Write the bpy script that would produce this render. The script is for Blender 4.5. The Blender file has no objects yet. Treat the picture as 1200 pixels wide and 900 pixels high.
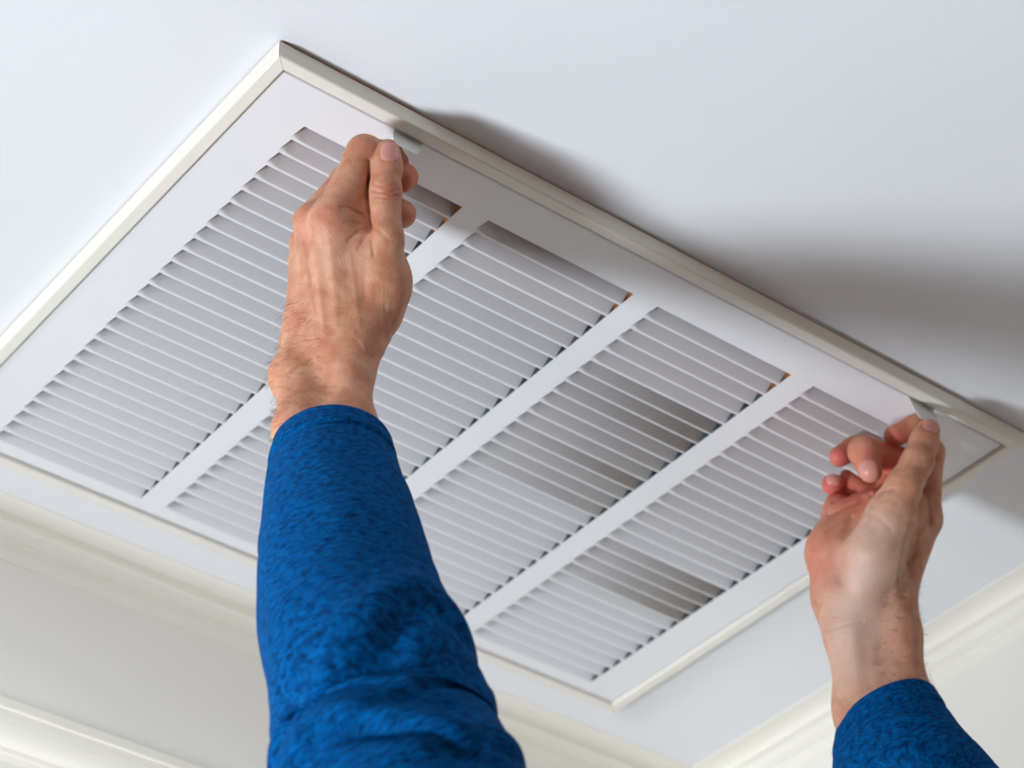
import bpy, bmesh, math, random
import numpy as np
from mathutils import Vector, Matrix, noise

# ------------------------------------------------------------------ camera, world, light
S = 0.016                 # one louver pitch, in metres: the unit ("u") of the layout below
ZP = 2.15                 # height of the grille's face above the floor
F = 2925.96               # focal length in pixels of a 1200 px wide frame
CAM_U = np.array([-39.6273, -66.7978, -75.4414])
CAM_ROT = (2.24209, 0.0, -0.650961)
SC = bpy.context.scene
COL = SC.collection

cam_data = bpy.data.cameras.new('camera')
cam = bpy.data.objects.new('camera', cam_data)
COL.objects.link(cam)
cam.location = (CAM_U[0]*S, CAM_U[1]*S, CAM_U[2]*S + ZP)
cam.rotation_euler = CAM_ROT
cam_data.sensor_width = 36.0
cam_data.lens = 36.0*F/1200
cam_data.clip_start = 0.02
cam_data.dof.use_dof = True
cam_data.dof.focus_distance = 105.5*S
cam_data.dof.aperture_fstop = 7.5
SC.camera = cam

world = bpy.data.worlds.new('world'); SC.world = world
world.use_nodes = True
bg = world.node_tree.nodes['Background']
bg.inputs[0].default_value = (1.0, 0.60, 0.33, 1)
bg.inputs[1].default_value = 0.19

def area(name, loc_u, target_u, sx, sy, power, color):
    d = bpy.data.lights.new(name, 'AREA'); d.shape = 'RECTANGLE'
    d.size = sx; d.size_y = sy; d.energy = power; d.color = color
    o = bpy.data.objects.new(name, d); COL.objects.link(o)
    a = Vector((loc_u[0]*S, loc_u[1]*S, loc_u[2]*S+ZP)); b = Vector((target_u[0]*S, target_u[1]*S, target_u[2]*S+ZP))
    o.location = a
    o.rotation_euler = (b-a).to_track_quat('-Z', 'Y').to_euler()
    return o
key = area('unseen_key_lamp', (-108, 30, -106), (14, -34, 0), 0.4, 0.5, 19.3, (0.86, 0.93, 1.0))  # unseen lamp inside the room, placed to match the shadow directions
key.data.spread = 1.3
side = area('left_wall_fill', (-72, -7, -40), (3, 34, -30), 0.5, 0.5, 3.0, (0.93, 0.97, 1.0))  # unseen fill lamp, added to brighten the left wall
side.data.spread = 0.8

SC.view_settings.view_transform = 'Standard'
SC.view_settings.look = 'None'
SC.view_settings.exposure = 0.0
SC.view_settings.gamma = 1.0
SC.view_settings.use_curve_mapping = False

# ------------------------------------------------------------------ helpers
def W(p):
    return (p[0]*S, p[1]*S, p[2]*S + ZP)
def set_props(o, label=None, cat=None, group=None, kind=None):
    if label: o['label'] = label
    if cat: o['category'] = cat
    if group: o['group'] = group
    if kind: o['kind'] = kind
    return o
def empty(name, loc, label, cat):
    o = bpy.data.objects.new(name, None); COL.objects.link(o); o.location = loc
    o.empty_display_size = 0.05
    return set_props(o, label, cat)
def link(name, me, mat=None, parent=None):
    o = bpy.data.objects.new(name, me); COL.objects.link(o)
    if mat is not None and not me.materials: me.materials.append(mat)
    if parent is not None:
        o.parent = parent
        o.matrix_parent_inverse = Matrix.Translation(-world_loc(parent))
    return o
def world_loc(o):
    v = Vector(o.location)
    if o.parent: v = v + world_loc(o.parent) + o.matrix_parent_inverse.translation
    return v
def mesh(name, verts, faces, smooth=False):
    me = bpy.data.meshes.new(name)
    me.from_pydata([tuple(v) for v in verts], [], [tuple(f) for f in faces])
    me.update()
    if smooth:
        me.polygons.foreach_set('use_smooth', [True]*len(me.polygons))
    return me
def boxes(name, bl):
    """boxes given in u as (x0,x1,y0,y1,z0,z1)"""
    V, Fc = [], []
    for x0, x1, y0, y1, z0, z1 in bl:
        n = len(V)
        V += [W(p) for p in ((x0,y0,z0),(x1,y0,z0),(x1,y1,z0),(x0,y1,z0),(x0,y0,z1),(x1,y0,z1),(x1,y1,z1),(x0,y1,z1))]
        Fc += [(n,n+3,n+2,n+1),(n+4,n+5,n+6,n+7),(n,n+1,n+5,n+4),(n+1,n+2,n+6,n+5),(n+2,n+3,n+7,n+6),(n+3,n,n+4,n+7)]
    return mesh(name, V, Fc)
def bevel(o, w, seg=2):
    m = o.modifiers.new('bevel', 'BEVEL'); m.width = w; m.segments = seg; m.limit_method = 'ANGLE'; m.angle_limit = 0.6
    return o

def srgb(r, g, b):
    f = lambda c: (c/255/12.92) if c/255 <= .04045 else ((c/255+.055)/1.055)**2.4
    return (f(r), f(g), f(b), 1)
class NT:
    def __init__(self, name):
        self.m = bpy.data.materials.new(name); self.m.use_nodes = True
        self.t = self.m.node_tree; self.n = self.t.nodes; self.b = self.n['Principled BSDF']
    def add(self, typ, **kw):
        n = self.n.new(typ)
        for k, v in kw.items(): setattr(n, k, v)
        return n
    def l(self, a, b): self.t.links.new(a, b)
def paint(name, col, rough=0.5, bump=0.0, scale=60, var=0.0, spec=0.4):
    t = NT(name); t.b.inputs['Roughness'].default_value = rough
    t.b.inputs['Specular IOR Level'].default_value = spec
    t.b.inputs['Base Color'].default_value = col
    tc = t.add('ShaderNodeTexCoord')
    if var:
        nz = t.add('ShaderNodeTexNoise'); nz.inputs['Scale'].default_value = 7; nz.inputs['Detail'].default_value = 4
        t.l(tc.outputs['Object'], nz.inputs['Vector'])
        mx = t.add('ShaderNodeMix', data_type='RGBA')
        mx.inputs['A'].default_value = col
        mx.inputs['B'].default_value = (col[0]*(1-var), col[1]*(1-var), col[2]*(1-1.2*var), 1)
        t.l(nz.outputs['Fac'], mx.inputs['Factor']); t.l(mx.outputs['Result'], t.b.inputs['Base Color'])
    if bump:
        nz = t.add('ShaderNodeTexNoise'); nz.inputs['Scale'].default_value = scale; nz.inputs['Detail'].default_value = 3
        t.l(tc.outputs['Object'], nz.inputs['Vector'])
        bp = t.add('ShaderNodeBump'); bp.inputs['Strength'].default_value = bump; bp.inputs['Distance'].default_value = 0.001
        t.l(nz.outputs['Fac'], bp.inputs['Height']); t.l(bp.outputs['Normal'], t.b.inputs['Normal'])
    return t.m

M_ceil = paint('ceiling_paint', srgb(233, 235, 239), 0.75, 0.15, 90, 0.02, 0.25)
M_wall = paint('wall_paint', srgb(234, 232, 226), 0.7, 0.12, 90, 0.03, 0.25)
M_trim = paint('trim_paint', srgb(238, 235, 226), 0.45, 0.05, 40, 0.03)
M_frame = paint('frame_paint', srgb(235, 232, 223), 0.42, 0.06, 50, 0.03)
M_panel = paint('grille_enamel', srgb(232, 233, 237), 0.4, 0.03, 60, 0.01)
M_tab = paint('tab_enamel', srgb(228, 229, 228), 0.4, 0.0)
M_wood = paint('raw_wood', srgb(176, 112, 62), 0.8, 0.3, 120, 0.25)
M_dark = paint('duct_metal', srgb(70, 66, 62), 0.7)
M_filter = paint('filter_media', srgb(150, 165, 178), 0.9, 0.4, 300, 0.2)
M_screw = paint('dull_steel', srgb(120, 118, 112), 0.4)

def floor_material():
    t = NT('oak_floor'); t.b.inputs['Roughness'].default_value = 0.45
    tc = t.add('ShaderNodeTexCoord'); mp = t.add('ShaderNodeMapping'); mp.inputs['Scale'].default_value = (1.5, 14, 1)
    t.l(tc.outputs['Object'], mp.inputs['Vector'])
    nz = t.add('ShaderNodeTexNoise'); nz.inputs['Scale'].default_value = 3; nz.inputs['Detail'].default_value = 6
    t.l(mp.outputs['Vector'], nz.inputs['Vector'])
    cr = t.add('ShaderNodeValToRGB')
    cr.color_ramp.elements[0].color = srgb(140, 95, 58); cr.color_ramp.elements[1].color = srgb(190, 142, 96)
    t.l(nz.outputs['Fac'], cr.inputs['Fac']); t.l(cr.outputs['Color'], t.b.inputs['Base Color'])
    return t.m

# ------------------------------------------------------------------ room shell
ZC = 0.66                                  # ceiling above the grille face
U0, U1, V0, V1 = -3.3, 41.2, -3.12, 29.55  # outer edge of the vent frame
HU0, HU1, HV0, HV1 = -2.6, 40.5, -2.25, 28.8   # opening in the ceiling
WU, WV = 51.8, 34.5                        # planes of the right and left wall
EU0, EV0 = -300, -260                      # far ends of the room

def slab_with_hole():
    z0, z1 = ZC, ZC+1.0
    xs = [EU0, HU0, HU1, WU+6]; ys = [EV0, HV0, HV1, WV+6]
    V, Fc = [], []
    for z in (z0, z1):
        for y in ys:
            for x in xs: V.append(W((x, y, z)))
    id_ = lambda i, j, k: k*16 + j*4 + i
    for j in range(3):
        for i in range(3):
            if i == 1 and j == 1: continue
            Fc.append((id_(i,j,0), id_(i,j+1,0), id_(i+1,j+1,0), id_(i+1,j,0)))
            Fc.append((id_(i,j,1), id_(i+1,j,1), id_(i+1,j+1,1), id_(i,j+1,1)))
    Fc += [(id_(1,1,0), id_(2,1,0), id_(2,1,1), id_(1,1,1)), (id_(2,1,0), id_(2,2,0), id_(2,2,1), id_(2,1,1)),
           (id_(2,2,0), id_(1,2,0), id_(1,2,1), id_(2,2,1)), (id_(1,2,0), id_(1,1,0), id_(1,1,1), id_(1,2,1))]
    return mesh('ceiling', V, Fc)
ceiling = set_props(link('ceiling', slab_with_hole(), M_ceil), kind='structure')
ZF = -ZP/S
set_props(link('wall_left', boxes('wall_left', [(EU0, WU+6, WV, WV+6, ZF, ZC)]), M_wall), kind='structure')
set_props(link('wall_right', boxes('wall_right', [(WU, WU+6, EV0, WV, ZF, ZC)]), M_wall), kind='structure')
set_props(link('floor', boxes('floor', [(EU0, WU+6, EV0, WV, ZF-6, ZF)]), floor_material()), kind='structure')

# crown moulding: profile points are (out from the wall line toward the wall, down)
def arc(c0, h0, c1, h1, n=7):
    """concave quarter: starts along the ceiling, ends plumb"""
    return [(c0+(c1-c0)*math.sin(t*math.pi/2/n), h0+(h1-h0)*(1-math.cos(t*math.pi/2/n))) for t in range(n+1)]
PROF = [(0, -.02), (0, .06)] + arc(.02, .08, 1.12, .80) + [(1.12, .88), (.90, .92), (.90, 1.02)] + arc(.95, 1.04, 1.42, 1.62) \
       + [(1.5, 1.62), (1.52, 1.8)] + arc(1.54, 1.82, 1.86, 2.5) + [(1.9, 2.62), (2.02, 2.68)]
def crown(name, along):
    V, Fc = [], []
    n = len(PROF)
    for end in (0, 1):
        for c, h in PROF:
            if along == 'U':
                V.append(W((EU0 if end == 0 else WU-2.0+c, WV-2.0+c, ZC-h)))
            else:
                V.append(W((WU-2.0+c, EV0 if end == 0 else WV-2.0+c, ZC-h)))
    for i in range(n-1):
        f = (i, i+1, n+i+1, n+i)
        Fc.append(f if along == 'V' else f[::-1])
    return set_props(link(name, mesh(name, V, Fc), M_trim), kind='structure')
crown('trim_1', 'U'); crown('trim_2', 'V')
# moulded head casing lower on the left wall
CAS = [(0, 0.02), (1.55, 0.0), (1.6, -.05), (1.6, -.55), (1.55, -.6)] + \
      [(1.5-.55*(1-math.cos(t*math.pi/12)), -.62-1.55*math.sin(t*math.pi/12)) for t in range(7)] + \
      [(.92, -2.2), (.8, -2.24), (.78, -2.5), (.7, -2.56), (.6, -2.9), (.55, -6.0), (0, -6.0)]
ZH = -10.75
Vc, Fc_ = [], []
for x in (-130, 30):
    for c, h in CAS: Vc.append(W((x, WV-c, ZH+h)))
nC = len(CAS)
for i in range(nC-1): Fc_.append((i, nC+i, nC+i+1, i+1))
Fc_.append(tuple(range(nC, 2*nC))); Fc_.append(tuple(range(nC))[::-1])
set_props(link('trim_3', mesh('trim_3', Vc, Fc_), M_trim), kind='structure')

# ------------------------------------------------------------------ the vent
vent = empty('ceiling_vent', W((19.0, 13.2, ZC)), 'white return air grille of four louvred columns in a cream frame on the ceiling', 'vent')

# frame: four mitred rails
RP = [(0.0, ZC-.10), (.04, -.13), (.07, -.175), (.13, -.2), (.62, -.2), (.67, -.18), (.68, -.12), (.68, .35), (.25, .42)]
def rail(side):
    g = .012
    V = []
    ends = {'near': ((U0, V0), (U1, V0)), 'far': ((U1, V1), (U0, V1)), 'left': ((U0, V1), (U0, V0)), 'right': ((U1, V0), (U1, V1))}[side]
    inn = {'near': (0, 1), 'far': (0, -1), 'left': (1, 0), 'right': (-1, 0)}[side]
    (ax, ay), (bx, by) = ends
    L = math.hypot(bx-ax, by-ay); dx, dy = (bx-ax)/L, (by-ay)/L
    for k in range(2):
        for w, z in RP:
            if k == 0: V.append(W((ax+inn[0]*w+dx*(w+g), ay+inn[1]*w+dy*(w+g), z)))
            else: V.append(W((bx+inn[0]*w-dx*(w+g), by+inn[1]*w-dy*(w+g), z)))
    n = len(RP); Fc = []
    for i in range(n):
        j = (i+1) % n
        Fc.append((i, n+i, n+j, j))
    Fc += [tuple(range(n)), tuple(range(2*n-1, n-1, -1))]
    me = mesh('frame_rail', V, Fc)
    bm = bmesh.new(); bm.from_mesh(me); bmesh.ops.recalc_face_normals(bm, faces=bm.faces); bm.to_mesh(me); bm.free()
    return link('frame_rail', me, M_frame, vent)
for s in ('near', 'far', 'left', 'right'): rail(s)
# raw wood packing between frame and ceiling
pk = []
a, b = .05, .5
pk += [(U0+a, U1-a, V0+a, V0+b, .3, ZC), (U0+a, U1-a, V1-b, V1-a, .3, ZC), (U0+a, U0+b, V0+b, V1-b, .3, ZC), (U1-b, U1-a, V0+b, V1-b, .3, ZC)]
set_props(link('wood_packing', boxes('wood_packing', pk), M_wood, vent), 'raw brown wood strip behind the cream frame')

# grille panel: stamped sheet with 4 x 28 slots
CW, GAP, NR = 8.45, 1.44, 28
COLS = [0.03 + i*(CW+GAP) for i in range(4)]
PU0, PU1, PV0, PV1 = -2.5, 40.38, -2.12, 28.7
SLOT = 0.93
def panel():
    V, Fc = [], []
    def q(pts):
        n = len(V); V.extend(W((p[0], p[1], 0)) for p in pts); Fc.append(tuple(range(n, n+len(pts)))[::-1])
    e = .12
    us = [PU0] + [x for c in COLS for x in (c, c+CW)] + [PU1]
    VB = NR-1+SLOT
    q([(PU0, PV0), (PU1, PV0), (PU1, 0), (PU0, 0)])
    q([(PU0, VB), (PU1, VB), (PU1, PV1), (PU0, PV1)])
    for i in range(NR):
        for k in range(0, len(us), 2):
            l0 = us[k]; r0 = us[k+1]
            q([(l0, i), (r0, i), (r0 - (e if k < 8 else 0), i+SLOT), (l0, i+SLOT)])
            if i < NR-1: q([(l0, i+SLOT), (r0-(e if k < 8 else 0), i+SLOT), (r0, i+1), (l0, i+1)])
        if i < NR-1:
            for c in COLS: q([(c-e, i+SLOT), (c+CW, i+SLOT), (c+CW, i+1), (c, i+1)])
    # rim: rounded turn-up around the edge
    rim = [(0, 0), (.05, .015), (.09, .06), (.1, .12), (.1, .5)]
    cs = [(PU0, PV0, -1, -1), (PU1, PV0, 1, -1), (PU1, PV1, 1, 1), (PU0, PV1, -1, 1)]
    for k in range(4):
        A, B = cs[k], cs[(k+1) % 4]
        for (w0, z0), (w1, z1) in zip(rim[:-1], rim[1:]):
            n = len(V)
            for (Q, w, z) in ((A, w0, z0), (B, w0, z0), (B, w1, z1), (A, w1, z1)):
                V.append(W((Q[0]+Q[2]*w, Q[1]+Q[3]*w, z)))
            Fc.append((n, n+1, n+2, n+3))
    me = mesh('grille_panel', V, Fc)
    bm = bmesh.new(); bm.from_mesh(me); bmesh.ops.remove_doubles(bm, verts=bm.verts, dist=1e-6); bm.to_mesh(me); bm.free()
    return me
gp = link('grille_panel', panel(), M_panel, vent)
sm = gp.modifiers.new('sheet', 'SOLIDIFY'); sm.thickness = 0.0006; sm.offset = -1

def louver_mesh(name, tilt=1.0):
    uu = [-.12, .10, .32, .62, 1.1, 4.5, CW-.03]
    V, Fc = [], []
    for x in uu:
        k = math.exp(-(max(x, 0)/.28)**2)
        vb = SLOT - .012 - .08*k             # where the sheet starts to turn
        rb = .05 + .07*k                     # radius of the turn
        prof = [(SLOT+.005, 0), (vb, 0), (vb-rb*.7, rb*.22), (vb-rb*1.45, rb*.95)]
        v1, z1 = prof[-1]
        top = .80
        prof.append((v1-(top-z1)*.93*tilt, top))
        x2 = x + (0.10 if x < 0 else 0)
        for j, (v, z) in enumerate(prof): V.append(((x + (.06 if (x < 0 and j >= 3) else 0) + (.13*z if x > 8 else 0))*S, v*S, z*S))
    n = 5
    for i in range(len(uu)-1):
        for j in range(n-1):
            a = i*n+j
            Fc.append((a, a+1, a+n+1, a+n))
    return mesh(name, V, Fc, True)
def louver_material(tint_max):  # enamel, optionally shifting to brown toward the right end of a louver
    t = NT('louver_enamel_brown' if tint_max else 'louver_enamel')
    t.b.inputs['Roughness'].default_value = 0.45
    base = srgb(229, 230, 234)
    if not tint_max:
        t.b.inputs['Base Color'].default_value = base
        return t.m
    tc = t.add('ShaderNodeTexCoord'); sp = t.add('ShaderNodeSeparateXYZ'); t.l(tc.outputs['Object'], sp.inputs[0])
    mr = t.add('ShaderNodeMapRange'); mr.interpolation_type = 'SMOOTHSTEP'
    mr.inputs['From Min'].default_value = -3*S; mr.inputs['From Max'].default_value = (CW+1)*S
    mr.inputs['To Min'].default_value = 0.05; mr.inputs['To Max'].default_value = tint_max
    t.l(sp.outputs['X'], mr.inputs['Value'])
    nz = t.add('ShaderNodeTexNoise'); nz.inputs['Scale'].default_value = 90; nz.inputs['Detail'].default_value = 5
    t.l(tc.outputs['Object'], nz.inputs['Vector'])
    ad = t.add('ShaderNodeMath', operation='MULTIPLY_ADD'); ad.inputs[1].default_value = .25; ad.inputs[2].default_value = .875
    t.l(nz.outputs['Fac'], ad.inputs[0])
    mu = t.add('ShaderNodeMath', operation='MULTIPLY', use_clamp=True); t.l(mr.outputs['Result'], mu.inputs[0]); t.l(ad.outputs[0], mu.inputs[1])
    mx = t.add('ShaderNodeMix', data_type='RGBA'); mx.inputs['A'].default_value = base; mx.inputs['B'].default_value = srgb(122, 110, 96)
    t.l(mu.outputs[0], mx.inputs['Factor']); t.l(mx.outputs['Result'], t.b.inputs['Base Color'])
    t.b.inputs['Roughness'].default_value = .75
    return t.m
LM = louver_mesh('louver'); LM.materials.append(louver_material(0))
LD1 = louver_mesh('louver_brown'); LD1.materials.append(louver_material(.52))
LD2 = louver_mesh('louver_brown_deep'); LD2.materials.append(louver_material(.78))
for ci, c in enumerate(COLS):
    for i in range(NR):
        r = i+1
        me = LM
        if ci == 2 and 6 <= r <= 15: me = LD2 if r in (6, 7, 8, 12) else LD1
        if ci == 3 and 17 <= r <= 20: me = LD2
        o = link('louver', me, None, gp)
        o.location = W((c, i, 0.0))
        if me is not LM: o['label'] = 'louver turning brown toward its right end'
# pull tabs on the near edge of the panel
def tab(u0, w, lean, sl=0.0, wb=1.0):
    V = []; t = .045
    prof = [(-2.16, .3), (-2.2, .0), (-2.24, -.18), (-2.3-lean*.45, -.85), (-2.3-lean, -1.5)]
    ch = .32
    for th in (0, t):
        for k, (v, z) in enumerate(prof):
            cin = ch if k == 0 else (ch if k == 1 else 0)
            e = .12 if k == 4 else 0
            k0 = max(0, -z)/1.5; V.append(W((u0+e-sl*k0, v+th, z))); V.append(W((u0+w*(1-k0+k0*wb)-e-sl*k0, v+th, z)))
    n = len(prof); Fc = []
    for k in range(n-1):
        a = 2*k
        Fc.append((a, a+1, a+3, a+2)); b = 2*n+2*k
        Fc.append((b, b+2, b+3, b+1))
        Fc.append((a, a+2, b+2, b)); Fc.append((a+1, b+1, b+3, a+3))
    Fc.append((0, 2*n, 2*n+1, 1)); Fc.append((2*n-2, 2*n-1, 4*n-1, 4*n-2))
    o = link('latch_tab', mesh('latch_tab', V, Fc), M_tab, gp)
    bevel(o, .0002, 1)
    return o
t1 = tab(3.2, 1.5, .5, .4, .88); t2 = tab(33.95, 1.7, .35)
t1['label'] = 'bent metal tab under the left thumb'; t2['label'] = 'bent metal tab under the right thumb'
# inside of the opening
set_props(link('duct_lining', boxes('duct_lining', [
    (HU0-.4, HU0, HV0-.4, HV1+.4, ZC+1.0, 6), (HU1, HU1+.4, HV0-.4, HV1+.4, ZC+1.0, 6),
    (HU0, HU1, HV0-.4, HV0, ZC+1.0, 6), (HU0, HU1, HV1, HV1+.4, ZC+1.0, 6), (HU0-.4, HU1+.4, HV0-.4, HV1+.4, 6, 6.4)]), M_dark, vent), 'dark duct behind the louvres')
set_props(link('wood_batten', boxes('wood_batten', [(HU0+.05, HU1-.05, HV0+.05, 3.1, 1.1, 2.2)]), M_wood, vent), 'raw wood batten glimpsed behind the first louvres')
fl = []
n_pl = 36
Vf, Ff = [], []
for i in range(2*n_pl+1):
    v = 3.2 + (HV1-.1-3.2)*i/(2*n_pl); z = 1.35 if i % 2 == 0 else 2.0
    Vf += [W((HU0+.1, v, z)), W((HU1-.1, v, z))]
for i in range(2*n_pl): Ff.append((2*i, 2*i+2, 2*i+3, 2*i+1))
set_props(link('air_filter', mesh('air_filter', Vf, Ff), M_filter, vent), 'pleated blue-grey filter glimpsed behind the louvres')

# ------------------------------------------------------------------ solid modelling by distance fields (for the person)
CR = np.array([[0.79550182, -0.37690099, -0.47447075], [-0.60595119, -0.49480128, -0.62289232], [0.0, 0.78301809, -0.62199893]])
def P(px, py, d):
    """point at a given pixel direction and depth, in the local frame of the person (axes parallel to the camera's, u)"""
    return np.array([(px-600)/F*d, -(py-450)/F*d, -d])
def toW(A):
    A = np.asarray(A, float)
    return (CAM_U + A @ CR.T)*S + np.array([0, 0, ZP])
def toL(p):
    """layout (u) -> local"""
    return (np.asarray(p, float)-CAM_U) @ CR

class Vol:
    def __init__(s, lo, hi, h):
        s.lo = np.asarray(lo, np.float32); s.h = h
        s.n = np.ceil((np.asarray(hi)-s.lo)/h).astype(int)+1
        s.ax = [s.lo[i]+h*np.arange(s.n[i], dtype=np.float32) for i in range(3)]
        s.D = np.full(s.n, 3.0, np.float32)
    def sub(s, lo, hi):
        i0 = np.clip(np.floor((lo-s.lo)/s.h).astype(int), 0, s.n-1); i1 = np.clip(np.ceil((hi-s.lo)/s.h).astype(int)+1, 1, s.n)
        if np.any(i1 <= i0): return None
        sl = tuple(slice(i0[k], i1[k]) for k in range(3))
        X = s.ax[0][sl[0]][:, None, None]; Y = s.ax[1][sl[1]][None, :, None]; Z = s.ax[2][sl[2]][None, None, :]
        return sl, X, Y, Z
def cone_d(X, Y, Z, a, b, ra, rb):
    ab = b-a; L2 = float(ab@ab)+1e-9
    h = np.clip(((X-a[0])*ab[0]+(Y-a[1])*ab[1]+(Z-a[2])*ab[2])/L2, 0, 1)
    return np.sqrt((X-a[0]-h*ab[0])**2+(Y-a[1]-h*ab[1])**2+(Z-a[2]-h*ab[2])**2)-(ra+(rb-ra)*h)
def smin(a, b, k):
    h = np.maximum(k-np.abs(a-b), 0)/k
    return np.minimum(a, b)-h*h*k*.25
def chain_union(vol, pts, k_in, k_out, root_k=None, pad=.7):
    """pts: list of (point, radius); merged into vol with blend k_out (root_k near the first point)"""
    ps = np.array([p for p, r in pts]); rs = np.array([r for p, r in pts])
    lo = (ps-rs[:, None]).min(0)-pad; hi = (ps+rs[:, None]).max(0)+pad
    q = vol.sub(lo, hi)
    if q is None: return
    sl, X, Y, Z = q
    d = None
    for (a, ra), (b, rb) in zip(pts[:-1], pts[1:]):
        e = cone_d(X, Y, Z, a, b, ra, rb)
        d = e if d is None else smin(d, e, k_in)
    if root_k is not None:
        a = pts[0][0]
        rr = ((X-a[0])**2+(Y-a[1])**2+(Z-a[2])**2)/(root_k[1]**2)
        k = k_out+(root_k[0]-k_out)*np.exp(-rr)
    else: k = k_out
    vol.D[sl] = smin(vol.D[sl], d, k)
def groove(vol, pts, width, depth):
    """shallow line pressed into (depth>0) or raised from (depth<0) the surface along a 3D polyline"""
    for a, b in zip(pts[:-1], pts[1:]):
        q = vol.sub(np.minimum(a, b)-3*width, np.maximum(a, b)+3*width)
        if q is None: continue
        sl, X, Y, Z = q
        d = cone_d(X, Y, Z, a, b, 0, 0)
        vol.D[sl] += depth*np.exp(-(d/width)**2)
def groove_px(vol, pts, width, depth, d0, dd=2.2):
    """the same, for a line given in pixels and pressed into the side that faces the camera"""
    A = np.array([P(x, y, d0) for x, y in pts]); w = 4*width*d0/F
    q = vol.sub(A.min(0)-[w, w, dd], A.max(0)+[w, w, dd])
    if q is None: return
    sl, X, Y, Z = q
    px_ = 600+F*X/-Z; py_ = 450-F*Y/-Z
    best = None
    for (x0, y0), (x1, y1) in zip(pts[:-1], pts[1:]):
        ax, ay = x1-x0, y1-y0
        h = np.clip(((px_-x0)*ax+(py_-y0)*ay)/(ax*ax+ay*ay), 0, 1)
        e = (px_-x0-h*ax)**2+(py_-y0-h*ay)**2
        best = e if best is None else np.minimum(best, e)
    fade = np.clip((dd-np.abs(Z+d0))/(.4*dd), 0, 1)
    vol.D[sl] += (depth*np.exp(-best/width**2)*fade).astype(np.float32)
def surface(vol):
    D = vol.D; h = vol.h
    nx, ny, nz = D.shape
    ins = D < 0
    cnt = np.zeros((nx-1, ny-1, nz-1), np.int8)
    for i in (0, 1):
        for j in (0, 1):
            for k in (0, 1): cnt += ins[i:nx-1+i, j:ny-1+j, k:nz-1+k]
    act = (cnt > 0) & (cnt < 8)
    idx = np.argwhere(act)
    ids = -np.ones(act.shape, np.int64); ids[act] = np.arange(len(idx))
    acc = np.zeros((len(idx), 3)); num = np.zeros(len(idx))
    cor = [(i, j, k) for i in (0, 1) for j in (0, 1) for k in (0, 1)]
    val = {c: D[idx[:, 0]+c[0], idx[:, 1]+c[1], idx[:, 2]+c[2]] for c in cor}
    for c in cor:
        for ax in range(3):
            if c[ax] == 0:
                c2 = list(c); c2[ax] = 1; c2 = tuple(c2)
                va, vb = val[c], val[c2]
                m = (va < 0) != (vb < 0)
                t = np.where(m, va/np.where(m, va-vb, 1), 0)
                p = np.array(c, float)[None].repeat(len(idx), 0); p[:, ax] += t
                acc += p*m[:, None]; num += m
    vert = vol.lo + h*(idx+acc/num[:, None])
    faces = []
    for ax in range(3):
        o = [(1, 2), (2, 0), (0, 1)][ax]
        sl0 = [slice(1, n-1) for n in D.shape]; sl0[ax] = slice(0, D.shape[ax]-1)
        sl1 = list(sl0); sl1[ax] = slice(1, D.shape[ax])
        A = ins[tuple(sl0)]; B = ins[tuple(sl1)]
        e = np.argwhere(A != B)
        if len(e) == 0: continue
        fl = A[tuple(e.T)]
        base = e.copy()
        for q in range(3):
            if q != ax: base[:, q] += 1
        def cid(d1, d2):
            g = base.copy(); g[:, o[0]] += d1; g[:, o[1]] += d2
            return ids[g[:, 0], g[:, 1], g[:, 2]]
        Q = np.stack([cid(-1, -1), cid(0, -1), cid(0, 0), cid(-1, 0)], 1)
        Q[~fl] = Q[~fl][:, ::-1]
        faces.append(Q)
    Fq = np.concatenate(faces)
    return vert, Fq
def relax(vert, Fq, it=2, lam=.5):
    E = np.concatenate([Fq[:, [0, 1]], Fq[:, [1, 2]], Fq[:, [2, 3]], Fq[:, [3, 0]]])
    E = np.concatenate([E, E[:, ::-1]])
    n = len(vert); deg = np.bincount(E[:, 0], minlength=n).astype(float)
    for t in range(it*2):
        s = np.stack([np.bincount(E[:, 0], weights=vert[E[:, 1], k], minlength=n) for k in range(3)], 1)/deg[:, None]
        vert = vert+(s-vert)*(lam if t % 2 == 0 else -lam*1.04)
    return vert
def normals(vert, Fq):
    n = np.cross(vert[Fq[:, 2]]-vert[Fq[:, 0]], vert[Fq[:, 3]]-vert[Fq[:, 1]])
    N = np.zeros_like(vert)
    for k in range(4):
        for c in range(3): N[:, c] += np.bincount(Fq[:, k], weights=n[:, c], minlength=len(vert))
    return N/(np.linalg.norm(N, axis=1)[:, None]+1e-12)

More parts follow.
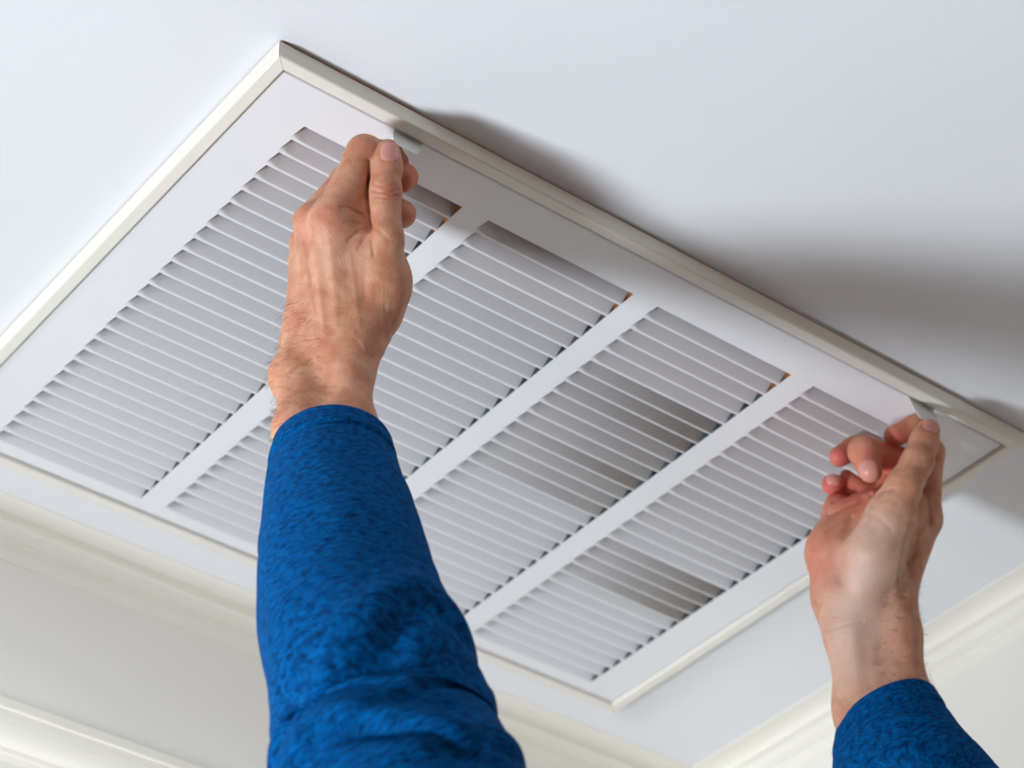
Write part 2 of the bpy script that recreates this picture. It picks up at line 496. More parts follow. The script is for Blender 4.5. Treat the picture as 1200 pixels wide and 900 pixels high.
# ------------------------------------------------------------------ hands
def px(pt, r):      # (px,py,d), radius in px -> (point, radius in u)
    return (P(*pt), r*pt[2]/F)
HANDS = {
 'left': dict(
  box=((310, 135, 95.5), (505, 640, 110.5)),
  palm=[  # (a, ra, b, rb, blend)
    ((356, 620, 96.6), 36, (353, 505, 100.4), 29, .5), ((418, 620, 96.6), 36, (409, 505, 100.4), 30, .9),
    ((353, 505, 100.4), 29, (351, 440, 103.0), 27, .9), ((409, 505, 100.4), 30, (406, 432, 102.7), 29, .9),
    ((351, 440, 103.0), 27, (362, 380, 104.0), 25, .9), ((406, 432, 102.7), 29, (408, 385, 103.5), 29, .9),
    ((404, 400, 103.2), 25, (389, 262, 104.0), 21, .9),      # index metacarpal
    ((384, 405, 103.3), 25, (364, 262, 105.0), 17, .9),      # middle
    ((368, 405, 103.8), 26, (360, 285, 106.0), 17, .9),      # ring
    ((358, 410, 104.3), 24, (356, 310, 106.6), 15, .9),      # little
    ((400, 395, 104.6), 26, (415, 300, 106.2), 26, 1.2),     # palm pad behind
    ((424, 395, 103.7), 27, (446, 335, 104.0), 30, 1.2),     # thumb metacarpal
    ((440, 365, 104.5), 30, (447, 325, 104.2), 30, 1.0),
    ((334, 440, 102.7), 12, (338, 446, 102.7), 12, .9),      # ulna head
    ((395, 262, 104.2), 17, (432, 300, 104.0), 20, 1.0),     # first web
    ((422, 222, 105.2), 15, (431, 262, 104.6), 17, .5), ((431, 262, 104.6), 17, (438, 300, 104.2), 22, .8),
  ],
  fingers=[ # chain, k_out, root blend
    ([((388, 258, 103.9), 23), ((427, 179, 105.5), 20), ((455, 180, 107.0), 14.5), ((468, 189, 107.2), 11)], .06, (.9, 1.6)),
    ([((363, 258, 105.1), 18), ((404, 212, 106.8), 16), ((450, 204, 107.4), 15.5), ((473, 208, 106.9), 17.5)], .05, (.7, 1.2)),
    ([((358, 285, 106.0), 16), ((395, 238, 107.6), 15), ((450, 238, 107.6), 15), ((471, 251, 106.8), 17)], .05, (.7, 1.2)),
    ([((356, 308, 106.6), 14), ((390, 265, 107.8), 13), ((440, 270, 107.6), 12.5), ((462, 285, 107.0), 12.5)], .05, (.7, 1.2)),
    ([((447, 335, 103.9), 27), ((452, 280, 103.6), 20), ((451, 226, 104.4), 18.5), ((453, 196, 104.9), 17.2), ((455, 179, 105.2), 14.8)], .07, (1.0, 1.8)),
  ],
  grooves=[   # polyline in px, width px, depth u, depth of the surface
    ([(439, 216), (452, 219), (464, 216)], 1.6, .05, 103.6), ([(437, 223), (446, 226), (456, 225), (466, 222)], 1.7, .07, 103.6),
    ([(440, 230), (453, 232), (465, 229)], 1.6, .05, 103.6), ([(443, 236), (455, 237), (464, 235)], 1.5, .035, 103.6),
    ([(435, 262), (424, 253), (408, 244), (400, 243)], 2.6, .07, 103.5), ([(435, 264), (418, 262), (404, 258)], 2.0, .04, 103.3),
    ([(435, 266), (420, 272), (408, 282)], 2.2, .06, 103.2), ([(436, 266), (428, 278), (420, 292)], 2.0, .045, 103.1), ([(437, 266), (436, 282), (438, 300)], 2.2, .06, 103.0),
    ([(439, 266), (447, 272), (455, 281)], 2.2, .035, 103.0), ([(432, 250), (433, 268)], 4, .12, 103.6),
    ([(431, 188), (431, 200), (431, 240), (434, 262)], 1.8, .10, 104.4),
    ([(386, 285), (391, 330), (394, 380)], 5, -.04, 103.2), ([(367, 280), (372, 330), (380, 390)], 4.5, -.06, 103.6), ([(353, 280), (360, 330), (368, 370)], 4, -.04, 104),
    ([(376, 270), (380, 300), (385, 345)], 4, .03, 103.4), ([(361, 290), (366, 330)], 4, .03, 103.8),
    ([(340, 440), (350, 431), (368, 424)], 3.5, .05, 101.9), ([(342, 434), (360, 427), (374, 416)], 2, .03, 102), ([(442, 420), (424, 416), (400, 414)], 6, .05, 102),
    ([(410, 300), (416, 340), (420, 380)], 4, -.03, 103), ([(428, 310), (428, 350)], 4, .03, 103),
  ],
  nails=[((457, 178, 104.65), (457, 163, 104.9), 11.5, 15)],
  red=[((456, 178, 104.7), 15, .55), ((480, 205, 107), 26, 1.0), ((478, 252, 107), 20, .7), ((388, 255, 103), 24, .2), ((357, 255, 104.5), 16, .25),
       ((371, 310, 104), 10, .35), ((370, 285, 104), 10, .3), ((452, 225, 103.8), 16, .3)],
  pale=[((395, 300, 103), 40, .2)],
  hair=((352, 500, 100.4), (350, 400, 103.7)),
 ),
 'right': dict(
  box=((930, 465, 115.5), (1125, 940, 125.5)),
  palm=[
    ((1028, 940, 114.2), 40, (1014, 830, 117.4), 34, .5), ((1076, 940, 114.2), 40, (1056, 830, 117.4), 36, .9),
    ((1014, 830, 117.4), 34, (998, 742, 119.0), 29, .9), ((1056, 830, 117.4), 36, (1045, 742, 119.2), 31, .9),
    ((998, 742, 119.0), 29, (985, 700, 119.8), 30, .9), ((1045, 742, 119.2), 31, (1040, 695, 119.6), 29, .9),
    ((985, 700, 119.8), 30, (980, 650, 120.6), 32, .9), ((980, 650, 120.6), 31, (984, 606, 121.7), 17, .8),   # heel of the hand
    ((1045, 700, 120.0), 26, (1082, 612, 121.3), 19, .9),   # index metacarpal
    ((1030, 700, 120.4), 26, (1065, 615, 122.2), 19, .9),
    ((1015, 700, 120.6), 26, (1035, 615, 122.9), 18, .9),
    ((1000, 700, 120.8), 24, (1005, 612, 123.0), 17, .9),
    ((1010, 700, 119.0), 26, (1024, 650, 118.7), 33, .8),   # thenar
    ((1024, 650, 118.7), 33, (1044, 604, 118.9), 27, .8),
    ((1075, 600, 121.0), 19, (1062, 625, 120.2), 24, 1.0),
    ((985, 602, 121.9), 17, (1028, 592, 121.4), 20, .8), ((980, 640, 120.9), 26, (1018, 612, 120.9), 24, .9),
    ((992, 558, 123.9), 8, (1018, 585, 122.6), 15, .5), ((978, 588, 122.6), 10, (986, 612, 121.8), 17, .6), ((1040, 560, 122.8), 12, (1048, 590, 121.8), 18, .6),
  ],
  fingers=[
    ([((1084, 610, 121.3), 18), ((1091, 530, 122.3), 15), ((1071, 500, 122.7), 13), ((1049, 511, 122.2), 13.5)], .05, (.7, 1.3)),
    ([((1066, 612, 122.0), 18), ((1052, 540, 123.0), 15.5), ((1013, 529, 121.3), 18), ((1020, 552, 120.3), 14)], .05, (.7, 1.2)),
    ([((1036, 615, 122.8), 16), ((1022, 550, 124.0), 14), ((1000, 526, 124.0), 13), ((984, 535, 123.4), 12.5)], .05, (.6, 1.2)),
    ([((1006, 612, 123.0), 15), ((1000, 582, 124.2), 13), ((984, 572, 123.9), 12.5), ((976, 568, 123.2), 13)], .05, (.6, 1.2)),
    ([((1042, 606, 118.9), 27), ((1060, 570, 119.0), 21), ((1075, 541, 119.7), 18), ((1083, 518, 120.4), 16), ((1088, 504, 120.8), 13.5)], .07, (1.0, 1.8)),
  ],
  grooves=[
    ([(1076, 548), (1084, 546), (1091, 541)], 1.7, .07, 119.2), ([(1074, 554), (1083, 552), (1090, 547)], 1.7, .05, 119.2), ([(1080, 541), (1088, 539), (1094, 535)], 1.6, .05, 119.3),
    ([(1012, 588), (1000, 606), (992, 630), (989, 655), (987, 680)], 7, .11, 119.6),
    ([(972, 604), (988, 596), (1008, 588), (1020, 580)], 2.4, .09, 121), ([(968, 622), (984, 612), (998, 606)], 2.0, .06, 121),
    ([(1024, 592), (1038, 584), (1052, 588)], 3, .04, 118.4), ([(1022, 582), (1036, 575), (1048, 573)], 2.2, .06, 118.6), ([(1014, 600), (1030, 606), (1044, 620)], 3, .03, 118.0),
    ([(976, 589), (986, 584), (996, 580)], 2, .09, 122.8),
    ([(1082, 574), (1088, 592), (1089, 615)], 3.2, .10, 120.2),
    ([(1066, 612), (1056, 650), (1048, 700)], 6, -.05, 118.8), ([(1076, 620), (1066, 660), (1060, 700)], 4, .05, 119.2),
    ([(1012, 745), (1014, 790), (1018, 830)], 7, .025, 117.8), ([(998, 735), (1003, 790)], 6, -.02, 118), ([(1022, 745), (1027, 800)], 6, -.015, 117.6),
    ([(968, 738), (985, 733), (1010, 728)], 2.4, .05, 118.4), ([(960, 722), (980, 722)], 2, .03, 119),
  ],
  nails=[((1091, 499, 120.45), (1094, 488, 120.8), 9.5, 12), ((1018, 553, 119.75), (1021, 572, 119.6), 12, 16), ((977, 561, 122.8), (974, 573, 122.6), 9, 8)],
  red=[((1045, 515, 121.8), 24, 1.0), ((1018, 540, 120.3), 26, .65), ((985, 530, 123), 24, 1.0), ((977, 568, 122.8), 20, 1.1), ((990, 590, 122.5), 45, .6),
       ((965, 660, 120), 42, .55), ((1090, 500, 120.4), 14, .7), ((1010, 590, 121.5), 40, .5), ((1040, 550, 122), 22, .9)],
  pale=[((1015, 665, 117.8), 42, .75), ((1035, 615, 118), 30, .5), ((1000, 730, 118), 40, .7), ((1000, 790, 117), 40, .5)],
  hair=((1056, 830, 117.4), (1060, 700, 119.2)),
 )}

def build_hand(H, h=.05):
    (x0, y0, d0), (x1, y1, d1) = H['box']
    c = np.array([P(x, y, d) for x in (x0, x1) for y in (y0, y1) for d in (d0, d1)])
    vol = Vol(c.min(0), c.max(0), h)
    for a, ra, b, rb, k in H['palm']:
        chain_union(vol, [px(a, ra), px(b, rb)], .3, k)
    for chain, ko, root in H['fingers']:
        chain_union(vol, [px(p, r) for p, r in chain], .35, ko, root)
    for pts, w, dp, d0 in H['grooves']: groove_px(vol, pts, w, dp, d0)
    v, f = surface(vol)
    v = relax(v, f, 2)
    n = normals(v, f)
    red = np.zeros(len(v)); nail = np.zeros(len(v)); pale = np.zeros(len(v))
    for p, r, s in H['pale']:
        q = P(*p); pale += s*np.exp(-((v-q)**2).sum(1)/(r*p[2]/F)**2)
    for p, r, s in H['red']:
        q = P(*p); red += .8*s*np.exp(-((v-q)**2).sum(1)/(r*p[2]/F)**2)
    for base, tip, wpx, lpx in H['nails']:
        b = P(*base); t = P(*tip); ax = t-b; ax /= np.linalg.norm(ax)
        vw = -b/np.linalg.norm(b)
        sd = np.cross(ax, vw); sd /= np.linalg.norm(sd); nn = np.cross(sd, ax)
        nn = nn if nn@vw > 0 else -nn
        k = base[2]/F
        r = v-b
        lx = (r@ax)/(lpx*k); ly = (r@sd)/(wpx*k)
        fr = (n@nn > .15) & (np.abs(r@nn) < 22*k)
        rho = (np.abs(lx)**3.2+np.abs(ly)**3.2)**(1/3.2)
        m = np.where(fr, np.clip((1.0-rho)/.12, 0, 1), 0)
        edge = np.where(fr, np.exp(-((rho-1.05)/.12)**2), 0)
        v = v-n*(edge*.035)[:, None]+n*(m*.012)[:, None]
        nail = np.maximum(nail, m)
    return v, f, np.clip(red, 0, 1.2), nail, np.clip(pale, 0, 1)

def skin_material():
    t = NT('skin')
    at = t.add('ShaderNodeAttribute', attribute_name='skin')
    sp = t.add('ShaderNodeSeparateColor'); t.l(at.outputs['Color'], sp.inputs[0])
    tc = t.add('ShaderNodeTexCoord')
    def noise_(sc, det, dist=0):
        nz = t.add('ShaderNodeTexNoise'); nz.inputs['Scale'].default_value = sc; nz.inputs['Detail'].default_value = det
        nz.inputs['Distortion'].default_value = dist
        t.l(tc.outputs['Object'], nz.inputs['Vector']); return nz
    def mix(a, b, fac):
        mx = t.add('ShaderNodeMix', data_type='RGBA')
        for s, v in (('A', a), ('B', b)):
            if isinstance(v, tuple): mx.inputs[s].default_value = v
            else: t.l(v, mx.inputs[s])
        if isinstance(fac, float): mx.inputs['Factor'].default_value = fac
        else: t.l(fac, mx.inputs['Factor'])
        return mx.outputs['Result']
    n1 = noise_(70, 4, .4)
    r1 = t.add('ShaderNodeMapRange'); r1.inputs['From Min'].default_value = .35; r1.inputs['From Max'].default_value = .7
    t.l(n1.outputs['Fac'], r1.inputs['Value'])
    c = mix(srgb(208, 154, 124), srgb(184, 118, 88), r1.outputs['Result'])
    n2 = noise_(260, 3)
    r2 = t.add('ShaderNodeMapRange'); r2.inputs['From Min'].default_value = .55; r2.inputs['From Max'].default_value = .75; r2.inputs['To Max'].default_value = .22
    t.l(n2.outputs['Fac'], r2.inputs['Value'])
    c = mix(c, srgb(164, 92, 68), r2.outputs['Result'])
    c = mix(c, srgb(216, 192, 178), sp.outputs['Blue'])
    c = mix(c, srgb(206, 104, 92), sp.outputs['Red'])
    c = mix(c, srgb(216, 152, 140), sp.outputs['Green'])
    t.l(c, t.b.inputs['Base Color'])
    rg = t.add('ShaderNodeMapRange'); rg.inputs['To Min'].default_value = .5; rg.inputs['To Max'].default_value = .3
    t.l(sp.outputs['Green'], rg.inputs['Value']); t.l(rg.outputs['Result'], t.b.inputs['Roughness'])
    t.b.inputs['Subsurface Weight'].default_value = .25
    t.b.inputs['Subsurface Radius'].default_value = (1.0, .35, .2)
    t.b.inputs['Subsurface Scale'].default_value = .004
    t.b.inputs['Specular IOR Level'].default_value = .4
    n3 = noise_(420, 4, .5); vo = t.add('ShaderNodeTexVoronoi'); vo.inputs['Scale'].default_value = 700
    t.l(tc.outputs['Object'], vo.inputs['Vector'])
    ad = t.add('ShaderNodeMath', operation='ADD'); t.l(n3.outputs['Fac'], ad.inputs[0]); t.l(vo.outputs['Distance'], ad.inputs[1])
    iv = t.add('ShaderNodeMath', operation='SUBTRACT'); iv.inputs[0].default_value = 1; t.l(sp.outputs['Green'], iv.inputs[1])
    b1 = t.add('ShaderNodeBump'); b1.inputs['Distance'].default_value = .0007
    ms = t.add('ShaderNodeMath', operation='MULTIPLY'); ms.inputs[1].default_value = .22; t.l(iv.outputs[0], ms.inputs[0])
    t.l(ms.outputs[0], b1.inputs['Strength']); t.l(ad.outputs[0], b1.inputs['Height'])
    n4 = noise_(110, 3, .8)
    b2 = t.add('ShaderNodeBump'); b2.inputs['Distance'].default_value = .0012; t.l(n4.outputs['Fac'], b2.inputs['Height'])
    ms2 = t.add('ShaderNodeMath', operation='MULTIPLY'); ms2.inputs[1].default_value = .35; t.l(iv.outputs[0], ms2.inputs[0])
    t.l(ms2.outputs[0], b2.inputs['Strength'])
    t.l(b1.outputs['Normal'], b2.inputs['Normal']); t.l(b2.outputs['Normal'], t.b.inputs['Normal'])
    return t.m
M_skin = skin_material()

SH_L = np.array([6.0, -8.0, -44.0]); SH_R = np.array([30.0, -7.0, -43.0])     # shoulders (layout u)
FEET = ZF
person = empty('person', W((18, -8.5, FEET)), 'person in a blue heathered long-sleeved shirt pinching the vent tabs with both raised hands', 'person')
parts = [build_hand(HANDS[k]) for k in ('left', 'right')]
# unseen remainder of the body, coarse: arms inside the sleeves, neck and head
lo = toL((0, 0, 0))
def coarse_body():
    pts = [toL(p) for p in ((-6, -22, FEET), (42, 12, -10), (-6, 12, -10), (42, -22, FEET), (42, 12, FEET), (-6, -22, -10), (42, -22, -10), (-6, 12, FEET))]
    vol = Vol(np.min(pts, 0), np.max(pts, 0), .55)
    def ch(lst, k=1.0): chain_union(vol, [(toL(p) if len(p) == 3 else p, r) for p, r in lst], 1.0, k, pad=2.5)
    c = 18.0
    eL = CAM_U + CR @ P(430, 770, 92); eR = CAM_U + CR @ P(1112, 985, 113.5)
    ch([(CAM_U + CR @ P(390, 600, 97.2), 2.0), (eL, 2.2), (SH_L, 3.0)]); ch([(CAM_U + CR @ P(1052, 920, 114.8), 2.0), (eR, 2.2), (SH_R, 3.0)])
    ch([(SH_L, 3.2), ((c, -8.5, -45), 4.5), (SH_R, 3.2)], 3)
    ch([((c-4.5, -8.5, -50), 5.6), ((c-3.5, -8.5, -78), 5.2)], 4); ch([((c+4.5, -8.5, -50), 5.6), ((c+3.5, -8.5, -78), 5.2)], 4)
    ch([((c, -9, -46), 3.6), ((c, -8.5, -40), 3.4)], 2)                                  # neck
    ch([((c, -9.2, -36.5), 4.8), ((c, -7.4, -36.0), 4.7)], 1.5); ch([((c, -6.2, -40), 3.2), ((c, -5.0, -40.5), 2.4)], 2)   # skull, jaw
    ch([((c, -3.1, -37.5), .5), ((c, -2.0, -38.7), .75)], .6)                              # nose
    for s in (-1, 1): ch([((c+s*4.8, -8.2, -37), .8), ((c+s*5.0, -8.5, -38.3), .7)], .5)     # ears
    for s in (-1, 1): ch([((c+s*5.2, -8.5, -82), 5.4), ((c+s*5.6, -8.2, -106), 3.6), ((c+s*5.8, -8.8, FEET+4), 2.4)], 2)
    for s in (-1, 1): ch([((c+s*5.8, -9.5, FEET+2.2), 2.2), ((c+s*6.4, -1.5, FEET+1.8), 1.8)], 2)
    return surface(vol)
cb = coarse_body()
VV, FF, RR, GG, BB = [], [], [], [], []
off = 0
for v, f, r, g, b_ in parts + [(cb[0], cb[1]) + (np.zeros(len(cb[0])),)*3]:
    VV.append(toW(v)); FF.append(f+off); RR.append(r); GG.append(g); BB.append(b_); off += len(v)
VV = np.concatenate(VV); FF = np.concatenate(FF); RR = np.concatenate(RR); GG = np.concatenate(GG); BB = np.concatenate(BB)
def quad_mesh(name, V, Q):
    me = bpy.data.meshes.new(name)
    me.vertices.add(len(V)); me.vertices.foreach_set('co', np.asarray(V, np.float32).ravel())
    me.loops.add(len(Q)*4); me.loops.foreach_set('vertex_index', np.asarray(Q, np.int32).ravel())
    me.polygons.add(len(Q)); me.polygons.foreach_set('loop_start', np.arange(0, len(Q)*4, 4, dtype=np.int32))
    me.update(calc_edges=True); me.validate()
    me.polygons.foreach_set('use_smooth', [True]*len(me.polygons))
    return me
bme = quad_mesh('body', VV, FF)
ca = bme.color_attributes.new('skin', 'FLOAT_COLOR', 'POINT')
ca.data.foreach_set('color', np.stack([RR, GG, BB, np.ones_like(RR)], 1).astype(np.float32).ravel())
link('body', bme, M_skin, person)

# ------------------------------------------------------------------ shirt
def cloth_material():
    t = NT('heathered_blue_jersey'); t.b.inputs['Roughness'].default_value = .85
    t.b.inputs['Specular IOR Level'].default_value = .05
    uv = t.add('ShaderNodeUVMap', uv_map='weave')
    mp = t.add('ShaderNodeMapping'); mp.inputs['Scale'].default_value = (240, 420, 1); t.l(uv.outputs['UV'], mp.inputs['Vector'])
    nz = t.add('ShaderNodeTexNoise'); nz.inputs['Scale'].default_value = 1; nz.inputs['Detail'].default_value = 5; nz.inputs['Roughness'].default_value = .65
    nz.inputs['Distortion'].default_value = .6
    t.l(mp.outputs['Vector'], nz.inputs['Vector'])
    cr = t.add('ShaderNodeValToRGB'); e = cr.color_ramp.elements
    e[0].position = .3; e[0].color = srgb(0, 30, 66); e[1].position = .72; e[1].color = srgb(0, 100, 172)
    m = e.new(.5); m.color = srgb(0, 72, 130)
    t.l(nz.outputs['Fac'], cr.inputs['Fac'])
    mp2 = t.add('ShaderNodeMapping'); mp2.inputs['Scale'].default_value = (500, 900, 1); t.l(uv.outputs['UV'], mp2.inputs['Vector'])
    n2 = t.add('ShaderNodeTexNoise'); n2.inputs['Scale'].default_value = 1; n2.inputs['Detail'].default_value = 2; t.l(mp2.outputs['Vector'], n2.inputs['Vector'])
    r2 = t.add('ShaderNodeMapRange'); r2.inputs['From Min'].default_value = .58; r2.inputs['From Max'].default_value = .75; r2.inputs['To Max'].default_value = .7
    t.l(n2.outputs['Fac'], r2.inputs['Value'])
    mx = t.add('ShaderNodeMix', data_type='RGBA'); t.l(cr.outputs['Color'], mx.inputs['A']); mx.inputs['B'].default_value = srgb(0, 22, 46)
    t.l(r2.outputs['Result'], mx.inputs['Factor']); t.l(mx.outputs['Result'], t.b.inputs['Base Color'])
    bp = t.add('ShaderNodeBump'); bp.inputs['Strength'].default_value = .5; bp.inputs['Distance'].default_value = .001
    ad = t.add('ShaderNodeMath', operation='ADD'); t.l(nz.outputs['Fac'], ad.inputs[0]); t.l(n2.outputs['Fac'], ad.inputs[1])
    t.l(ad.outputs[0], bp.inputs['Height']); t.l(bp.outputs['Normal'], t.b.inputs['Normal'])
    return t.m
M_cloth = cloth_material()

def smooth_path(keys, n):
    """Catmull-Rom through rows of numbers"""
    K = np.array(keys, float); m = len(K)
    out = []
    for t in np.linspace(0, m-1, n):
        i = min(int(t), m-2); f = t-i
        p0, p1, p2, p3 = K[max(i-1, 0)], K[i], K[i+1], K[min(i+2, m-1)]
        out.append(.5*((2*p1)+(-p0+p2)*f+(2*p0-5*p1+4*p2-p3)*f*f+(-p0+3*p1-3*p2+p3)*f**3))
    return np.array(out)
def sleeve(keys, flat, folds, seed, n=260, m=128, hem=1.25, first_dir=None):
    """keys: (x,y,z,half width) local u, from the cuff up; returns verts, quads, uvs"""
    K = smooth_path(keys, n)
    C = K[:, :3]; T = np.gradient(C, axis=0); T /= np.linalg.norm(T, axis=1)[:, None]
    seg = np.concatenate([[0], np.cumsum(np.linalg.norm(np.diff(C, axis=0), axis=1))])
    if first_dir is not None:
        fd = first_dir/np.linalg.norm(first_dir)
        for i in range(n):
            w = math.exp(-(seg[i]/2.5)**2); T[i] = T[i]*(1-w)+fd*w; T[i] /= np.linalg.norm(T[i])
    th = np.linspace(0, 2*math.pi, m, endpoint=False)
    V = np.zeros((n, m, 3)); UV = np.zeros((n, m+1, 2))
    for i in range(n):
        vw = -C[i]/np.linalg.norm(C[i])
        e1 = np.cross(T[i], vw); e1 /= np.linalg.norm(e1); e2 = np.cross(e1, T[i])
        for j in range(m):
            s, c = math.sin(th[j]), math.cos(th[j])
            d = 0.0
            x = seg[i]
            nv = noise.noise(Vector((c*1.4+seed, s*1.4, x*.12)))
            n2 = noise.noise(Vector((c*2.0+seed, s*2.0+9, x*.35+3)))
            n3 = noise.noise(Vector((c*1.2+seed, s*1.2-5, x*.9)))
            d += .07*n2*min(1, x/3)+.02*n3*min(1, x/2)
            for (x0, slope, curv, amp, wid, ph) in folds:
                a = (th[j]-math.pi/2-ph+math.pi) % (2*math.pi)-math.pi      # 0 at the side facing the viewer
                xx = x-(x0+slope*a+curv*a*a+.5*nv)
                fade = math.exp(-(a/1.25)**2)
                d += amp*fade*(math.exp(-(xx/wid)**2)-.9*math.exp(-((xx-1.5*wid)/(.55*wid))**2))
            # hem: stitched line and a soft roll at the edge
            d -= .15*math.exp(-((x-hem)/.13)**2)
            d += .03*math.exp(-((x-hem+.35)/.3)**2)
            if x < .12: d -= .05*(1-x/.12)
            r = K[i, 3]+d
            V[i, j] = C[i]+e1*c*r+e2*s*(K[i, 3]*flat+d)
            UV[i, j] = (th[j]*2.2*S, x*S)
        UV[i, m] = (2*math.pi*2.2*S, seg[i]*S)
    # inner layer at the cuff
    inner = []
    ni = 14
    for i in range(ni):
        inner.append(C[i]+(V[i]-C[i])*(1-.10/K[i, 3]*1.0))
    Q, QU = [], []
    vid = lambda i, j: i*m+(j % m)
    for i in range(n-1):
        for j in range(m):
            Q.append((vid(i, j), vid(i, j+1), vid(i+1, j+1), vid(i+1, j)))
            QU.append((UV[i, j], UV[i, j+1], UV[i+1, j+1], UV[i+1, j]))
    base = n*m
    for i in range(ni-1):
        for j in range(m):
            Q.append((base+vid(i, j), base+vid(i+1, j), base+vid(i+1, j+1), base+vid(i, j+1)))
            QU.append((UV[i, j], UV[i+1, j], UV[i+1, j+1], UV[i, j+1]))
    for j in range(m):
        Q.append((vid(0, j), base+vid(0, j), base+vid(0, j+1), vid(0, j+1)))
        QU.append((UV[0, j], UV[0, j], UV[0, j+1], UV[0, j+1]))
    return np.concatenate([V.reshape(-1, 3), np.concatenate(inner)]), np.array(Q), np.array(QU)
def key(x, y, d, hw): return tuple(P(x, y, d)) + (hw*d/F,)
shL, shR = toL(SH_L), toL(SH_R)
left_keys = [key(390, 524, 99.8, 71), key(391, 560, 98.4, 79), key(401, 640, 95.2, 98), key(412, 720, 92.4, 112), key(435, 790, 90.0, 124),
             key(449, 850, 89.2, 131), key(464, 915, 87.5, 142), tuple(shL*.45+P(500, 1000, 85)*.55)+(4.4,), tuple(shL)+(4.6,)]
right_keys = [key(1038, 838, 117.6, 66), key(1045, 866, 116.8, 75), key(1064, 912, 115.3, 87), key(1112, 985, 113.5, 94),
              tuple(shR*.5+P(1112, 985, 113.5)*.5)+(4.0,), tuple(shR)+(4.6,)]
# folds: position along the sleeve, slope, curvature, height, width, phase
left_folds = [(12.6, -1.2, .9, .42, .5, .1), (14.6, 1.1, .9, .16, .6, -.5), (17.2, 1.3, .9, .46, .55, -.25), (15.6, -1.5, .6, .22, .5, .7), (19.0, -1.0, .5, .3, .6, .5), (6.0, .8, .3, .05, .5, -.5), (3.0, .5, .3, .04, .3, .5), (9.5, -.9, .3, .05, .5, .5)]
right_folds = [(2.3, .5, .3, .05, .25, .1), (3.3, .6, .4, .10, .3, -.4), (4.4, .9, .3, .12, .35, -.5), (6.5, -.8, .5, .25, .5, .2), (9, .6, .5, .3, .6, 0)]
sl = sleeve(left_keys, .95, left_folds, 3.1, first_dir=None)
sr = sleeve(right_keys, .95, right_folds, 11.7, n=170, hem=1.2, first_dir=P(1078, 902, 115.4)-P(1040, 838, 117.6))
def coarse_cloth(prims, h=.6):
    ps = np.array([toL(p) for c in prims for p, r in c]); rs = max(r for c in prims for p, r in c)
    vol = Vol(ps.min(0)-rs-1.5, ps.max(0)+rs+1.5, h)
    for c in prims: chain_union(vol, [(toL(p), r) for p, r in c], 1.0, 3.5, pad=3)
    return surface(vol)
c = 18.0
tv, tf = coarse_cloth([[(SH_L, 4.6), ((c, -8.5, -47), 6.2), (SH_R, 4.6)], [((c-4.5, -8.5, -52), 7.0), ((c-4, -8.5, -80), 6.6)], [((c+4.5, -8.5, -52), 7.0), ((c+4, -8.5, -80), 6.6)]])
VS = np.concatenate([sl[0], sr[0], tv]); QS = np.concatenate([sl[1], sr[1]+len(sl[0]), tf+len(sl[0])+len(sr[0])])
tuv = (tv[tf][:, :, :2])*S
US = np.concatenate([sl[2], sr[2], tuv])
sme = quad_mesh('shirt', toW(VS), QS)
ul = sme.uv_layers.new(name='weave')
if len(sme.loops) == len(US)*4: ul.data.foreach_set('uv', US.reshape(-1, 2).astype(np.float32).ravel())
set_props(link('shirt', sme, M_cloth, person), 'blue heathered jersey shirt with stitched cuffs')
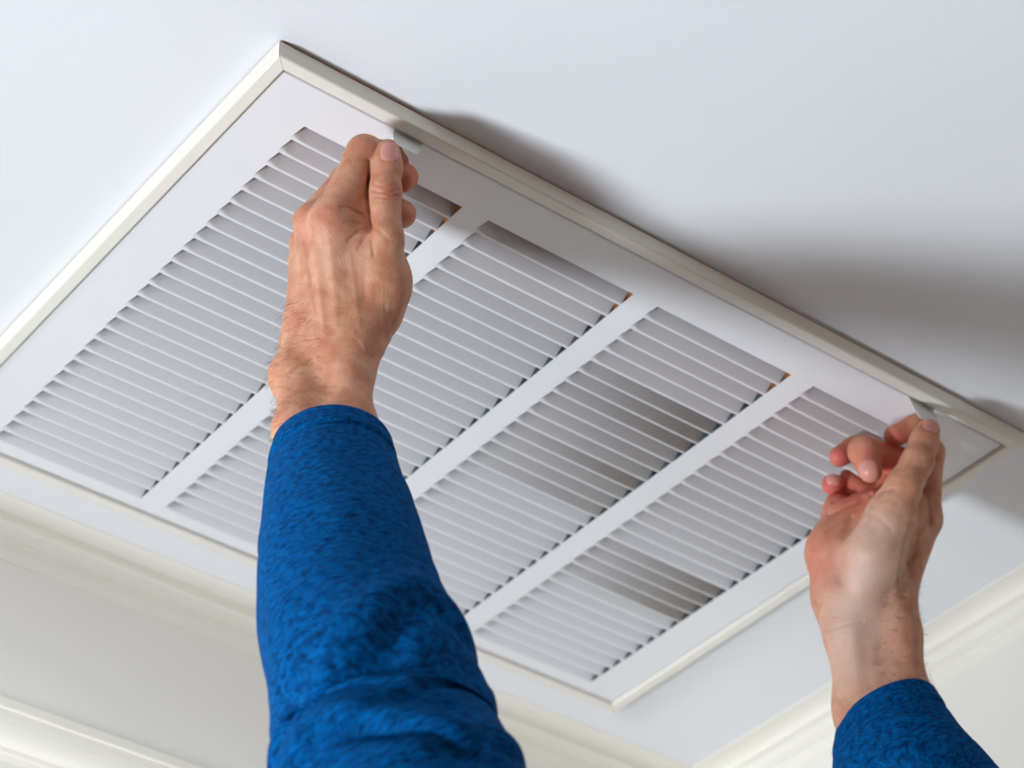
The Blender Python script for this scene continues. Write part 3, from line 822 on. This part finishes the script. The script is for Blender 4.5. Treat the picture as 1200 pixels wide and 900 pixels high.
# trousers, shoes, hair of the head: below and outside the picture, kept coarse
M_denim = paint('dark_denim', srgb(48, 56, 74), .9, .2, 300, .2); M_shoe = paint('brown_leather', srgb(70, 48, 34), .5, .1, 90, .1)
M_hair = paint('brown_hair', srgb(66, 48, 34), .6, .6, 300, .2)
tv, tf = coarse_cloth([[((c-4, -8.5, -80), 6.5), ((c+4, -8.5, -80), 6.5)]] + [[((c+s*5.2, -8.5, -84), 6.2), ((c+s*5.6, -8.2, -106), 4.6), ((c+s*5.8, -8.8, FEET+4.5), 3.6)] for s in (-1, 1)])
link('trousers', quad_mesh('trousers', toW(tv), tf), M_denim, person)
for s in (-1, 1):
    tv, tf = coarse_cloth([[((c+s*5.8, -9.8, FEET+2.9), 2.9), ((c+s*6.3, -4, FEET+2.7), 2.7), ((c+s*6.6, 0.2, FEET+2.3), 2.3)]], .4)
    link('shoe', quad_mesh('shoe', toW(tv), tf), M_shoe, person)
tv, tf = coarse_cloth([[((c, -9.8, -35.6), 5.0), ((c, -7.6, -34.8), 4.8)], [((c, -10.2, -37.5), 4.3), ((c, -10.6, -39), 3.6)]], .4)
link('hair', quad_mesh('hair', toW(tv), tf), M_hair, person)

# fine hair on the wrists: strands rooted on the body's surface
def arm_hair():
    rng = random.Random(5)
    V, Fc = [], []
    for (v, f, r, g, b_), H, flow in ((parts[0], HANDS['left'], P(385, 430, 102.7)-P(400, 620, 96.6)), (parts[1], HANDS['right'], P(1020, 740, 119)-P(1045, 900, 115.5))):
        n = normals(v, f)
        a, b = P(*H['hair'][0]), P(*H['hair'][1])
        dist = cone_d(v[:, 0], v[:, 1], v[:, 2], a, b, 0, 0)
        ok = np.where(dist < 1.75)[0]
        flow = flow/np.linalg.norm(flow)
        for q in rng.sample(list(ok), 420):
            N = n[q]; t = -flow*.2+np.array([rng.uniform(-1, 1) for _ in range(3)])*.5+np.cross(N, flow)*.8
            t = t-N*(t@N); t /= np.linalg.norm(t)+1e-9
            L = rng.uniform(.25, .6)
            p0 = v[q]; p1 = p0+(t*.5+N*.35)*L; p2 = p0+(t*.95+N*.42)*L
            w = np.cross(t, N)
            rad = .0065
            k = len(V)
            for p, rr in ((p0, rad), (p1, rad*.8)):
                for ang in (0, 2.09, 4.19): V.append(p+(w*math.cos(ang)+N*math.sin(ang))*rr)
            V.append(p2)
            for j in range(3):
                j2 = (j+1) % 3
                Fc.append((k+j, k+j2, k+3+j2, k+3+j)); Fc.append((k+3+j, k+3+j2, k+6))
    me = mesh('arm_hair', toW(np.array(V)), Fc, True)
    return set_props(link('arm_hair', me, paint('arm_hair_brown', srgb(120, 84, 58), .5), person), kind='stuff')
arm_hair()
